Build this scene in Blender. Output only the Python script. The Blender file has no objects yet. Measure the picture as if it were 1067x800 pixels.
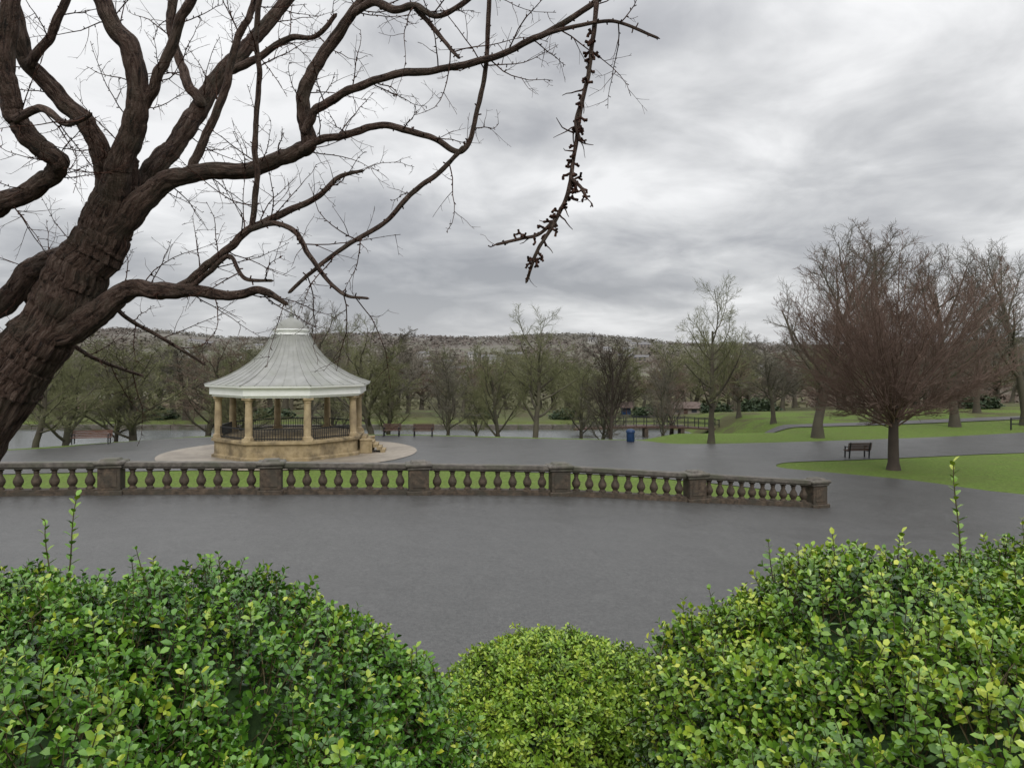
import bpy, math, random
import numpy as np
from mathutils import Vector, Matrix
from mathutils import noise as mnoise
from mathutils.geometry import delaunay_2d_cdt
random.seed(7)
RNG = np.random.default_rng(11)
C = bpy.context.scene.collection
CAMZ = 4.2; F = 801.0; CX = 533.5; HY = 370.0
def at(px, py, Y):
    return np.array([(px-CX)/F*Y, Y, CAMZ-(py-HY)/F*Y])
def sm(t):
    t = np.clip(t, 0, 1); return t*t*(3-2*t)

# ------------------------------------------------------------------ terrain
BX = [-50, -26.5, -21.8, -17.1, -12.4, -7.7, -3.1, 1.63, 6.49, 11.54, 60]
BY = [17.2, 21.3, 22.15, 23.0, 23.8, 24.6, 25.5, 26.4, 27.3, 29.2, 45]
ZX = [-50, -20, -12.4, -7.7, -3.1, 1.63, 6.49, 11.54, 15, 80]
ZZ = [0.1, 0.0, -.11, -.24, -.42, -.61, -1.01, -1.58, -1.62, -1.62]
EX = [-80, -50, -30.9, -27, -22.5, -15, -7.1, 1.7, 8.8, 12.2, 80]
EY = [38, 40, 46.5, 50, 54, 55.5, 55.3, 53.2, 51.6, 56, 60]
FY = [88, 110, 150, 300, 500, 700, 1000, 1300, 1600, 1900, 2600, 3600]
FZ = [0, -.6, -4, -17, -26, -18, 0, 20, 38, 45, 38, 26]
def H(x, y):
    x = np.asarray(x, float); y = np.asarray(y, float)
    zn = np.interp(x, ZX, ZZ)
    L = np.interp(x, BX, BY)
    z = zn + (-1.6-zn)*sm((y-L-.35)/5.0)
    s = sm((7.4-y)/3.2)
    z = z*(1-s) + (2.3+.012*x)*s
    ye = np.interp(x, EX, EY)
    lk = 1-sm((x-16)/7)
    z = z - 2.9*lk*sm((y-ye-.8)/6.5) + 1.5*lk*sm((y-80.5)/2.5)
    z = z - 1.4*(1-lk)*sm((y-75)/25)
    z = z + .02*np.clip(x-24, 0, 60)*sm((y-46)/12)*(1-sm((y-150)/100))
    f = np.interp(y, FY, FZ, left=0)
    u = x/np.maximum(y, 1)
    n = np.sin(x*.0041+1.3+y*.0009)*6+np.sin(x*.011+y*.003)*3.0+np.sin(x*.0021-y*.0017)*6
    n = n*np.clip((y-300)/900, 0, 1.1)
    w = np.where(y > 400, (np.sin(u*9+.6)*9+np.sin(u*23)*3-u*10)*sm((y-700)/800), 0)
    return z + f + n + w

# ------------------------------------------------------------------ materials
def new_mat(name):
    m = bpy.data.materials.new(name); m.use_nodes = True
    nt = m.node_tree; b = nt.nodes['Principled BSDF']
    return m, nt, b
def N(nt, t, **kw):
    n = nt.nodes.new(t)
    for k, v in kw.items(): setattr(n, k, v)
    return n
def noise(nt, co, scale, detail=4, rough=.55, dist=0):
    n = N(nt, 'ShaderNodeTexNoise'); n.inputs['Scale'].default_value = scale
    n.inputs['Detail'].default_value = detail; n.inputs['Roughness'].default_value = rough
    n.inputs['Distortion'].default_value = dist
    if co is not None: nt.links.new(co, n.inputs['Vector'])
    return n
def ramp(nt, fac, stops):
    r = N(nt, 'ShaderNodeValToRGB'); e = r.color_ramp.elements
    while len(e) < len(stops): e.new(.5)
    for i, (p, c) in enumerate(stops):
        e[i].position = p; e[i].color = (c[0], c[1], c[2], 1)
    nt.links.new(fac, r.inputs['Fac']); return r
def mixc(nt, fac, a, b, blend='MIX'):
    m = N(nt, 'ShaderNodeMix', data_type='RGBA', blend_type=blend)
    for s, v in ((0, fac), (6, a), (7, b)):
        if isinstance(v, (int, float)): m.inputs[s].default_value = v
        elif isinstance(v, tuple): m.inputs[s].default_value = (*v, 1)
        else: nt.links.new(v, m.inputs[s])
    return m.outputs[2]
def mrange(nt, v, a, b_, c0=0, c1=1):
    q = N(nt, 'ShaderNodeMapRange'); q.inputs['From Min'].default_value = a; q.inputs['From Max'].default_value = b_
    q.inputs['To Min'].default_value = c0; q.inputs['To Max'].default_value = c1
    nt.links.new(v, q.inputs['Value']); return q.outputs[0]
def bump(nt, b, h, strength, dist):
    n = N(nt, 'ShaderNodeBump'); n.inputs['Strength'].default_value = strength
    n.inputs['Distance'].default_value = dist
    nt.links.new(h, n.inputs['Height']); nt.links.new(n.outputs[0], b.inputs['Normal'])
def nmat(name, c1, c2, scale=4, rough=.8, bmp=.3, bd=.02, c3=None, scale2=.6, spec=.3, stretch=None, geo=False, det=4):
    m, nt, b = new_mat(name)
    if geo:
        co = N(nt, 'ShaderNodeNewGeometry').outputs['Position']
    else:
        co = N(nt, 'ShaderNodeTexCoord').outputs['Object']
    if stretch:
        mp = N(nt, 'ShaderNodeMapping'); mp.inputs['Scale'].default_value = stretch
        nt.links.new(co, mp.inputs['Vector']); co = mp.outputs[0]
    n1 = noise(nt, co, scale, det, .6)
    r = ramp(nt, n1.outputs['Fac'], [(.3, c1), (.7, c2)])
    col = r.outputs['Color']
    if c3:
        n2 = noise(nt, co, scale2, 4, .6)
        r2 = ramp(nt, n2.outputs['Fac'], [(.45, (0, 0, 0)), (.65, (1, 1, 1))])
        col = mixc(nt, r2.outputs['Color'], col, c3)
    nt.links.new(col, b.inputs['Base Color'])
    b.inputs['Roughness'].default_value = rough
    b.inputs['Specular IOR Level'].default_value = spec
    if bmp: bump(nt, b, n1.outputs['Fac'], bmp, bd)
    return m
def dmat(name, c1, c2, scale=1.5):      # plain diffuse bark for thin distant twigs
    m = bpy.data.materials.new(name); m.use_nodes = True; nt = m.node_tree; nt.nodes.clear()
    o = N(nt, 'ShaderNodeOutputMaterial'); d = N(nt, 'ShaderNodeBsdfDiffuse')
    co = N(nt, 'ShaderNodeTexCoord').outputs['Object']
    nt.links.new(ramp(nt, noise(nt, co, scale, 1).outputs['Fac'], [(.35, c1), (.65, c2)]).outputs[0], d.inputs['Color'])
    nt.links.new(d.outputs[0], o.inputs['Surface']); return m

M = {}
m, nt, b = new_mat('damp_tarmac')
co = N(nt, 'ShaderNodeNewGeometry').outputs['Position']
nb = noise(nt, co, .16, 5, .6, .3); nf = noise(nt, co, 45, 3, .8); nm = noise(nt, co, 1.5, 5, .65); ng = noise(nt, co, 11, 4, .7)
c = ramp(nt, nb.outputs['Fac'], [(.3, (.066, .065, .061)), (.7, (.080, .079, .075))]).outputs[0]
c = mixc(nt, .9, c, ramp(nt, nf.outputs['Fac'], [(.3, (.35, .35, .35)), (.7, (1.6, 1.6, 1.6))]).outputs[0], 'MULTIPLY')
c = mixc(nt, .9, c, ramp(nt, ng.outputs['Fac'], [(.3, (.68, .68, .68)), (.7, (1.32, 1.32, 1.32))]).outputs[0], 'MULTIPLY')
c = mixc(nt, .6, c, ramp(nt, nm.outputs['Fac'], [(.35, (.82, .82, .82)), (.65, (1.1, 1.1, 1.1))]).outputs[0], 'MULTIPLY')
nt.links.new(c, b.inputs['Base Color'])
mr = N(nt, 'ShaderNodeMapRange'); mr.inputs['From Min'].default_value = .35; mr.inputs['From Max'].default_value = .65
mr.inputs['To Min'].default_value = .34; mr.inputs['To Max'].default_value = .50
nt.links.new(nb.outputs['Fac'], mr.inputs['Value']); nt.links.new(mr.outputs[0], b.inputs['Roughness'])
b.inputs['Specular IOR Level'].default_value = .42
ad = N(nt, 'ShaderNodeMath', operation='ADD'); nt.links.new(nf.outputs['Fac'], ad.inputs[0]); nt.links.new(ng.outputs['Fac'], ad.inputs[1])
bump(nt, b, ad.outputs[0], .5, .015)
M['tarmac'] = m
m, nt, b = new_mat('park_ground')
co = N(nt, 'ShaderNodeNewGeometry').outputs['Position']
sx = N(nt, 'ShaderNodeSeparateXYZ'); nt.links.new(co, sx.inputs[0])
n1 = noise(nt, co, 7, 5, .75); n2 = noise(nt, co, .30, 6, .68); n3 = noise(nt, co, .006, 5, .6); n4 = noise(nt, co, .05, 4, .7); n5 = noise(nt, co, .9, 5, .7)
g = ramp(nt, n1.outputs['Fac'], [(.3, (.055, .088, .018)), (.5, (.115, .175, .032)), (.72, (.18, .25, .058))]).outputs[0]
g = mixc(nt, ramp(nt, n5.outputs['Fac'], [(.42, (0, 0, 0)), (.72, (.65, .65, .65))]).outputs[0], g, (.12, .135, .045))
lit = ramp(nt, n2.outputs['Fac'], [(.46, (0, 0, 0)), (.58, (.8, .8, .8))]).outputs[0]
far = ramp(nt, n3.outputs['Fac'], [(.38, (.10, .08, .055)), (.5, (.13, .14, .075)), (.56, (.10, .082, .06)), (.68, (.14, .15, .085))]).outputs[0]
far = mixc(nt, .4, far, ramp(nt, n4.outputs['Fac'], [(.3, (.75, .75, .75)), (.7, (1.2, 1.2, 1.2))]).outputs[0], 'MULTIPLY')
soil = ramp(nt, n1.outputs['Fac'], [(.3, (.02, .018, .009)), (.7, (.05, .05, .025))]).outputs[0]
wood = ramp(nt, n2.outputs['Fac'], [(.35, (.085, .07, .042)), (.5, (.08, .078, .036)), (.62, (.085, .11, .038))]).outputs[0]
c = mixc(nt, mrange(nt, sx.outputs['Y'], 6.8, 7.4), soil, g)
mm = N(nt, 'ShaderNodeMath', operation='MULTIPLY'); nt.links.new(lit, mm.inputs[0]); nt.links.new(mrange(nt, sx.outputs['Y'], 60, 70), mm.inputs[1])
c = mixc(nt, mm.outputs[0], c, (.095, .078, .045))
c = mixc(nt, mrange(nt, sx.outputs['Y'], 76, 92), c, wood)
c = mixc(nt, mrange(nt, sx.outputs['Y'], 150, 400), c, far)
c = mixc(nt, mrange(nt, sx.outputs['Y'], 250, 1600, 0, .7), c, (.165, .152, .14))  # distance haze painted into the ground colour, stronger further away
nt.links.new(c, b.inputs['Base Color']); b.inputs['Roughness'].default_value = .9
b.inputs['Specular IOR Level'].default_value = .15
bump(nt, b, n1.outputs['Fac'], 1.0, .08)
M['ground'] = m
M['paving'] = nmat('beige_paving', (.235, .20, .155), (.33, .285, .23), 3, .55, .2, .01, (.20, .17, .135), .5, .4, geo=True)
M['path'] = nmat('grey_path', (.075, .072, .068), (.11, .105, .10), 3, .7, .2, .01, None, .5, .4, geo=True)
m, nt, b = new_mat('lake_water')
co = N(nt, 'ShaderNodeNewGeometry').outputs['Position']
b.inputs['Base Color'].default_value = (.13, .14, .14, 1); b.inputs['Roughness'].default_value = .2
b.inputs['Specular IOR Level'].default_value = 1.0
nn = noise(nt, co, 2.5, 3, .6); bump(nt, b, nn.outputs['Fac'], .55, .13)
M['water'] = m
M['dstone'] = nmat('weathered_dark_stone', (.028, .022, .017), (.135, .10, .07), 7, .75, .6, .02, (.06, .053, .04), 1.7, .3)
M['rail'] = nmat('grey_coping_stone', (.055, .048, .04), (.175, .155, .13), 6, .65, .5, .015, (.075, .076, .05), 1.2, .35)
M['sand'] = nmat('sandstone', (.25, .19, .10), (.42, .33, .20), 3, .8, .3, .015, (.14, .11, .07), 1.1, .25)
M['sandcol'] = nmat('column_sandstone', (.34, .26, .15), (.48, .38, .24), 4, .75, .2, .01, (.24, .185, .115), .9, .25)
M['white'] = nmat('white_paint', (.80, .80, .78), (.88, .88, .86), 3, .5, .05, .005)
M['lead'] = nmat('pale_lead_roof', (.22, .22, .205), (.32, .32, .30), 1.3, .6, .05, .01, (.23, .235, .205), .5, .3, det=7)
M['iron'] = nmat('dark_iron', (.012, .012, .014), (.03, .03, .032), 8, .45, .1, .003)
M['ceil'] = nmat('brown_boards', (.08, .06, .045), (.12, .09, .06), 6, .8, .1, .01)
M['bwood'] = nmat('bench_wood', (.05, .028, .02), (.10, .055, .04), 9, .6, .2, .005)
M['bred'] = nmat('reddish_bench_wood', (.10, .05, .036), (.16, .085, .06), 9, .6, .2, .005)
M['blue'] = nmat('blue_paint', (.01, .03, .08), (.02, .05, .12), 5, .4, .05, .003)
M['roofred'] = nmat('faded_brown_tiles', (.10, .075, .065), (.15, .11, .095), 4, .8, .3, .02)
M['slate'] = nmat('slate_roof', (.13, .125, .125), (.18, .175, .175), 1.2, .7, .2, .02)
M['hwall'] = nmat('pale_house_wall', (.36, .35, .33), (.50, .48, .45), .8, .8, .1, .01)
M['hwall2'] = nmat('brown_stone_wall', (.20, .175, .15), (.27, .24, .21), .8, .8, .1, .01)
M['glass'] = nmat('dark_glass', (.03, .035, .045), (.05, .055, .07), 1, .2, 0)
m, nt, b = new_mat('old_bark')
co = N(nt, 'ShaderNodeNewGeometry').outputs['Position']
v = N(nt, 'ShaderNodeAttribute'); v.attribute_name = 'barkuv'
mp = N(nt, 'ShaderNodeMapping'); mp.inputs['Scale'].default_value = (1, 1, .24); nt.links.new(v.outputs['Vector'], mp.inputs['Vector'])
na = noise(nt, mp.outputs[0], 44, 8, .78, .9); nb = noise(nt, co, 4.5, 4, .6); nc = noise(nt, co, 90, 3, .8)
c = ramp(nt, na.outputs['Fac'], [(.37, (.010, .007, .006)), (.44, (.060, .034, .024)), (.52, (.15, .092, .068)), (.66, (.30, .225, .18))]).outputs[0]
c = mixc(nt, ramp(nt, nb.outputs['Fac'], [(.48, (0, 0, 0)), (.68, (.5, .5, .5))]).outputs[0], c, (.085, .08, .052))
c = mixc(nt, ramp(nt, nc.outputs['Fac'], [(.56, (0, 0, 0)), (.66, (.6, .6, .6))]).outputs[0], c, (.19, .17, .14))
nt.links.new(c, b.inputs['Base Color']); b.inputs['Roughness'].default_value = .75; b.inputs['Specular IOR Level'].default_value = .25
ad = N(nt, 'ShaderNodeMath', operation='MULTIPLY_ADD'); ad.inputs[1].default_value = .45
nt.links.new(nc.outputs['Fac'], ad.inputs[0]); nt.links.new(na.outputs['Fac'], ad.inputs[2])
bump(nt, b, ad.outputs[0], 1.0, .08)
M['bark'] = m
M['twig'] = dmat('dark_twig', (.026, .014, .011), (.08, .045, .034), 30)
M['tw_grey'] = dmat('grey_brown_twigs', (.13, .118, .095), (.195, .178, .145))
M['tw_olive'] = dmat('olive_twigs', (.14, .145, .075), (.21, .21, .115))
M['tw_red'] = dmat('red_brown_twigs', (.145, .108, .084), (.21, .16, .125))
M['tw_lawn'] = dmat('soft_brown_twigs', (.145, .10, .080), (.205, .148, .12))
M['tw_pink'] = dmat('pinkish_twigs', (.16, .13, .112), (.22, .18, .158))
M['tw_haze'] = dmat('hazy_twigs', (.17, .15, .12), (.22, .20, .165), .8)  # twig colour paled to carry the haze of distance
M['tw_haze2'] = dmat('hazy_olive_twigs', (.165, .168, .105), (.22, .22, .142), .8)  # olive twigs with distance haze put into the colour
M['tw_dark'] = dmat('dark_twigs', (.05, .041, .033), (.09, .076, .06))
M['trunkg'] = nmat('mossy_trunk', (.055, .047, .037), (.11, .095, .066), 6, .85, .3, .02, (.085, .095, .045), 1.5)
M['trunkd'] = nmat('dark_trunk', (.035, .027, .022), (.08, .062, .05), 6, .85, .3, .02)
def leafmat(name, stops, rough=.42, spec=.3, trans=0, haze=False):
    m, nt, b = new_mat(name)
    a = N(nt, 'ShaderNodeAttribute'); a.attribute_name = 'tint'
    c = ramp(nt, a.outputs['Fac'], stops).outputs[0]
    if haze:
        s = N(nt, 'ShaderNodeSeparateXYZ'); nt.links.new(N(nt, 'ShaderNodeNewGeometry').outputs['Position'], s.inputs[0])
        c = mixc(nt, mrange(nt, s.outputs['Y'], 250, 1700, .0, .7), c, (.165, .152, .142))  # far leaves blend towards a painted haze colour with distance
    nt.links.new(c, b.inputs['Base Color']); b.inputs['Roughness'].default_value = rough
    b.inputs['Specular IOR Level'].default_value = spec
    return m
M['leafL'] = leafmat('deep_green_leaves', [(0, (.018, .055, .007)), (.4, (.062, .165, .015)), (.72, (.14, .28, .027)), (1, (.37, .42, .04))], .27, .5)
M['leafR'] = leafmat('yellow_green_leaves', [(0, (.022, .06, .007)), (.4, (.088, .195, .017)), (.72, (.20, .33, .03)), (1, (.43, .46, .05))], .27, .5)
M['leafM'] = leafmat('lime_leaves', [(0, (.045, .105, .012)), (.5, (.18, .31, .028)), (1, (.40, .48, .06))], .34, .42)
M['leafD'] = leafmat('evergreen_leaves', [(0, (.02, .036, .016)), (.6, (.045, .065, .03)), (1, (.075, .10, .04))], .6)
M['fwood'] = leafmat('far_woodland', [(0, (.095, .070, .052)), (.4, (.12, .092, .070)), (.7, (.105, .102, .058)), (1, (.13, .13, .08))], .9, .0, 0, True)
M['core'] = nmat('painted_shade_core', (.012, .032, .006), (.03, .06, .013), 26, .9, .5, .02)  # dark hedge interior: shade put into the colour of the added core
M['stem'] = nmat('green_brown_stem', (.05, .04, .018), (.10, .085, .035), 20, .7, .1, .003)

# ------------------------------------------------------------------ mesh helpers
def link(o, parent=None):
    C.objects.link(o)
    if parent: o.parent = parent
    return o
def mk(name, V, Fc, mat, parent=None, smooth=True, tint=None, vec=None):
    me = bpy.data.meshes.new(name)
    V = np.asarray(V, np.float32).reshape(-1, 3); Fc = np.asarray(Fc, np.int32); k = Fc.shape[1]
    me.vertices.add(len(V)); me.vertices.foreach_set('co', V.ravel())
    me.loops.add(Fc.size); me.loops.foreach_set('vertex_index', Fc.ravel())
    me.polygons.add(len(Fc)); me.polygons.foreach_set('loop_start', np.arange(0, Fc.size, k, dtype=np.int32))
    me.update(calc_edges=True)
    me.polygons.foreach_set('use_smooth', np.full(len(Fc), smooth, dtype=bool))
    if tint is not None:
        a = me.attributes.new('tint', 'FLOAT', 'POINT'); a.data.foreach_set('value', np.asarray(tint, np.float32))
    if vec is not None:
        a = me.attributes.new('barkuv', 'FLOAT_VECTOR', 'POINT'); a.data.foreach_set('vector', np.asarray(vec, np.float32).ravel())
    me.materials.append(mat)
    return link(bpy.data.objects.new(name, me), parent)
class MB:
    def __init__(s): s.v = []; s.f = []
    def add(s, v, f):
        n = len(s.v); s.v += [tuple(p) for p in v]; s.f += [tuple(i+n for i in q) for q in f]; return s
    def box(s, c, d, rz=0, taper=1, bev=0):
        x, y, z = d[0]/2, d[1]/2, d[2]/2; R = Matrix.Rotation(rz, 3, 'Z')
        if bev:
            b_ = min(bev, x*.9, y*.9, z*.9)
            def ring(ix, iz):
                X, Y = x-ix, y-ix; B = b_ if ix == 0 else b_*.4
                return [(X-B, -Y, iz), (X, -Y+B, iz), (X, Y-B, iz), (X-B, Y, iz), (-X+B, Y, iz), (-X, Y-B, iz), (-X, -Y+B, iz), (-X+B, -Y, iz)]
            rr = [ring(b_, -z), ring(0, -z+b_), ring(0, z-b_), ring(b_, z)]
            v = [tuple(Vector(c)+R@Vector(p)) for r in rr for p in r]; f = []
            for k in range(3):
                for i in range(8):
                    j = (i+1) % 8; f.append((k*8+i, k*8+j, k*8+8+j, k*8+8+i))
            f.append(tuple(range(7, -1, -1))); f.append(tuple(range(24, 32)))
            return s.add(v, f)
        v = []
        for dz, t in ((-z, 1), (z, taper)):
            for a, b_ in ((-x, -y), (x, -y), (x, y), (-x, y)):
                v.append(tuple(Vector(c)+R@Vector((a*t, b_*t, dz))))
        return s.add(v, [(3, 2, 1, 0), (4, 5, 6, 7), (0, 1, 5, 4), (1, 2, 6, 5), (2, 3, 7, 6), (3, 0, 4, 7)])
    def lathe(s, prof, n, c=(0, 0, 0), ph=0, cap=True):
        v = []; f = []
        for r, z in prof:
            for i in range(n):
                a = ph+2*math.pi*i/n; v.append((c[0]+r*math.sin(a), c[1]-r*math.cos(a), c[2]+z))
        for k in range(len(prof)-1):
            for i in range(n):
                j = (i+1) % n; f.append((k*n+i, k*n+j, (k+1)*n+j, (k+1)*n+i))
        if cap: f.append(tuple(range(n-1, -1, -1))); f.append(tuple((len(prof)-1)*n+i for i in range(n)))
        return s.add(v, f)
    def bar(s, p, q, w, h=None):
        h = h or w; p = Vector(p); q = Vector(q); t = (q-p).normalized()
        ref = Vector((0, 0, 1)) if abs(t.z) < .95 else Vector((0, 1, 0))
        u = t.cross(ref).normalized(); n = u.cross(t).normalized(); v = []
        for e in (p, q):
            for a, b_ in ((-1, -1), (1, -1), (1, 1), (-1, 1)): v.append(tuple(e+u*a*w/2+n*b_*h/2))
        return s.add(v, [(3, 2, 1, 0), (4, 5, 6, 7), (0, 1, 5, 4), (1, 2, 6, 5), (2, 3, 7, 6), (3, 0, 4, 7)])
    def build(s, name, mat, parent=None, smooth=False):
        me = bpy.data.meshes.new(name); me.from_pydata(s.v, [], s.f); me.update()
        if smooth:
            me.polygons.foreach_set('use_smooth', [True]*len(me.polygons))
            try: me.set_sharp_from_angle(angle=math.radians(40))
            except Exception: pass
        me.materials.append(mat)
        return link(bpy.data.objects.new(name, me), parent)
def thing(name, label, cat, loc=(0, 0, 0), rz=0, group=None):
    o = bpy.data.objects.new(name, None); C.objects.link(o); o.empty_display_size = .2
    o.location = loc; o.rotation_euler = (0, 0, rz); o['label'] = label; o['category'] = cat
    if group: o['group'] = group
    return o
def dup(root, loc, rz, scale=None, label=None, group=None, mats=None):
    r = root.copy(); C.objects.link(r); r.location = loc; r.rotation_euler = (0, 0, rz)
    if scale is not None: r.scale = scale
    if label: r['label'] = label
    if group: r['group'] = group
    for ch in list(root.children):
        c_ = ch.copy(); C.objects.link(c_); c_.parent = r
        if mats and ch.name.split('.')[0] in mats:
            c_.material_slots[0].link = 'OBJECT'; c_.material_slots[0].material = mats[ch.name.split('.')[0]]
        for g_ in ch.children:
            d = g_.copy(); C.objects.link(d); d.parent = c_
    return r
def struct(o): o['kind'] = 'structure'; return o

# ------------------------------------------------------------------ ground sheet
xs = np.unique(np.concatenate([np.arange(-36, 40.01, .5), np.arange(-100, 120, 4), np.sign(np.linspace(-1, 1, 61))*np.abs(np.linspace(-1, 1, 61))**2*3500]).round(2))
ys = np.unique(np.concatenate([np.arange(-6, 62.01, .5), np.arange(62, 100, 1.5), np.arange(100, 200, 6), np.geomspace(200, 3600, 60), [-60, -30, -15]]).round(2))
GX, GY = np.meshgrid(xs, ys); GZ = H(GX, GY)
nx, ny = len(xs), len(ys)
idx = np.arange(nx*ny).reshape(ny, nx)
Fc = np.stack([idx[:-1, :-1], idx[:-1, 1:], idx[1:, 1:], idx[1:, :-1]], -1).reshape(-1, 4)
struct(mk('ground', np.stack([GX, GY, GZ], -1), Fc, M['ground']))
def sheet(name, poly, off, mat, step=.5, zf=None):
    b_ = []
    for i in range(len(poly)):
        p = np.array(poly[i], float); q = np.array(poly[(i+1) % len(poly)], float)
        n = max(1, int(np.linalg.norm(q-p)/step))
        for k in range(n): b_.append(p+(q-p)*k/n)
    nb_ = len(b_); P = np.array(b_)
    x0, y0 = P.min(0); x1, y1 = P.max(0)
    gx, gy = np.meshgrid(np.arange(math.ceil(x0/step)*step, x1, step), np.arange(math.ceil(y0/step)*step, y1, step))
    g = np.stack([gx.ravel(), gy.ravel()], 1)
    ins = np.zeros(len(g), bool); j = nb_-1
    for i in range(nb_):
        xi, yi = P[i]; xj, yj = P[j]
        if yi != yj:
            cnd = ((yi > g[:, 1]) != (yj > g[:, 1])) & (g[:, 0] < (xj-xi)*(g[:, 1]-yi)/(yj-yi)+xi)
            ins ^= cnd
        j = i
    pts = [Vector(p) for p in P]+[Vector(p) for p in g[ins]]
    r = delaunay_2d_cdt(pts, [], [list(range(nb_))], 1, 1e-4)
    V2 = np.array([tuple(v_) for v_ in r[0]])
    z = (H(V2[:, 0], V2[:, 1]) if zf is None else zf(V2[:, 0], V2[:, 1]))+off
    f = [q for q in r[2]]
    me = bpy.data.meshes.new(name); me.from_pydata(np.column_stack([V2, z]).tolist(), [], f); me.update()
    me.polygons.foreach_set('use_smooth', [True]*len(me.polygons))
    if len(me.polygons) and me.polygons[0].normal.z < 0: me.flip_normals()
    me.materials.append(mat); return struct(link(bpy.data.objects.new(name, me)))
def smooth_poly(pts, n=4):
    P = np.array(pts, float); out = []
    for i in range(len(P)-1):
        p0 = P[max(i-1, 0)]; p1 = P[i]; p2 = P[i+1]; p3 = P[min(i+2, len(P)-1)]
        for k in range(n):
            t = k/n; out.append(.5*((2*p1)+(-p0+p2)*t+(2*p0-5*p1+4*p2-p3)*t*t+(-p0+3*p1-3*p2+p3)*t**3))
    out.append(P[-1]); return [tuple(q) for q in out]
e1 = smooth_poly([(60, 26), (40, 27.3), (27, 29.5), (21.3, 32), (18.6, 35.4), (15.5, 38), (13.8, 39.5), (14.2, 40.9), (15.6, 41.7), (19.5, 42.6), (26, 44.4), (30.3, 45.5), (60, 52)])
e2 = smooth_poly([(60, 61), (33, 54.3), (24, 52.5), (18, 51), (12.4, 50), (10, 50.5), (8.4, 52), (1.7, 53.2), (-7.1, 55.3), (-15, 55.5), (-22.5, 54), (-27, 50), (-30.9, 46.5), (-50, 40)])
e3 = smooth_poly([(-50, 34), (-30, 36.5), (-16, 38.6), (-5, 38.6), (2, 37.8), (7, 36.0), (10.5, 33.4), (12.3, 30.6)])
plaza = [(-50, 7.8), (60, 7.8)]+e1+e2+e3+[(12.1, 29.4), (6.5, 27.4), (1.63, 26.5), (-3.1, 25.6), (-7.7, 24.7), (-12.4, 23.9), (-17.1, 23.1), (-21.8, 22.25), (-26.5, 21.4), (-50, 17.3)]
sheet('plaza', plaza, .03, M['tarmac'])
BCX, BCY = -13.09, 45.6; BZ = float(H(BCX, BCY))
sheet('bandstand_paving', [(BCX+7.4*math.cos(a), BCY+7.2*math.sin(a)) for a in np.linspace(0, 2*math.pi, 60, endpoint=False)], .055, M['paving'])
sheet('lake_water', [(-110, 50), (20, 50), (23, 81.8), (-110, 81.8)], 0, M['water'], 6, lambda x, y: x*0-3.75)
sheet('far_path', smooth_poly([(14, 60), (22, 61.5), (32, 62.5), (45, 65), (70, 69)])+smooth_poly([(70, 71.5), (45, 67.5), (32, 65), (22, 63.7), (14, 61.9)]), .06, M['path'], .5)

# ------------------------------------------------------------------ balustrade
bal = thing('stone_balustrade', 'long dark weathered stone balustrade with bulbous balusters running across the tarmac terrace', 'balustrade', (0, 0, 0))
prof = [(.125, 0), (.125, .05), (.09, .07), (.085, .10), (.12, .15), (.148, .22), (.145, .29), (.11, .37), (.075, .44), (.066, .50), (.085, .52), (.085, .545), (.07, .56), (.115, .60), (.115, .645)]
mbp = MB(); mbp.lathe(prof, 14); first_bal = None
piers = [(x_, y_) for x_, y_ in zip(BX, BY) if -23 < x_ < 12]
for i, (x_, y_) in enumerate(piers):
    z_ = float(np.interp(x_, ZX, ZZ))
    d = (piers[min(i+1, len(piers)-1)][0]-piers[max(i-1, 0)][0], piers[min(i+1, len(piers)-1)][1]-piers[max(i-1, 0)][1])
    rz = math.atan2(d[1], d[0])
    w = .66
    mb = MB(); mb.box((x_, y_, z_-.02), (w+.14, .66, .36), rz, bev=.02); mb.box((x_, y_, z_+.50), (w, .52, .70), rz, bev=.02)
    mb.box((x_, y_, z_+.50), (w-.2, .56, .48), rz, bev=.01)
    p = mb.build('pier', M['dstone'], bal)
    mb = MB(); mb.box((x_, y_, z_+.90), (w+.1, .62, .10), rz, bev=.02); mb.box((x_, y_, z_+1.0), (w+.22, .74, .12), rz, bev=.035); mb.box((x_, y_, z_+1.09), (w-.1, .5, .07), rz, .8)
    mb.build('pier_cap', M['rail'], p)
    if i+1 < len(piers):
        x2, y2 = piers[i+1]; z2 = float(np.interp(x2, ZX, ZZ))
        a = Vector((x_, y_, z_)); b2 = Vector((x2, y2, z2)); t = (b2-a); Ln = t.length; u = t/Ln
        s0 = a+u*.36; s1 = b2-u*.36
        up = Vector((0, 0, 1))
        mb = MB(); mb.bar(s0+up*.03, s1+up*.03, .46, .24); mb.bar(s0+up*.17, s1+up*.17, .36, .05); mb.build('plinth_course', M['dstone'], bal)
        mb = MB(); mb.bar(s0+up*.865, s1+up*.865, .34, .07); mb.bar(s0+up*.945, s1+up*.945, .46, .10); mb.bar(s0+up*1.005, s1+up*1.005, .36, .03)
        mb.build('top_rail', M['rail'], bal)
        nbal = 8 if i < 5 else 9
        if i >= 6: nbal = 10
        for k in range(nbal):
            p_ = s0+(s1-s0)*((k+.5)/nbal)+up*.19
            if first_bal is None:
                first_bal = mbp.build('baluster', M['dstone'], bal, True); o = first_bal
            else:
                o = first_bal.copy(); C.objects.link(o); o.parent = bal
            o.location = p_; o.rotation_euler = (0, 0, random.random()*6); o.scale = (1, 1, random.uniform(.985, 1.0))

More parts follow.
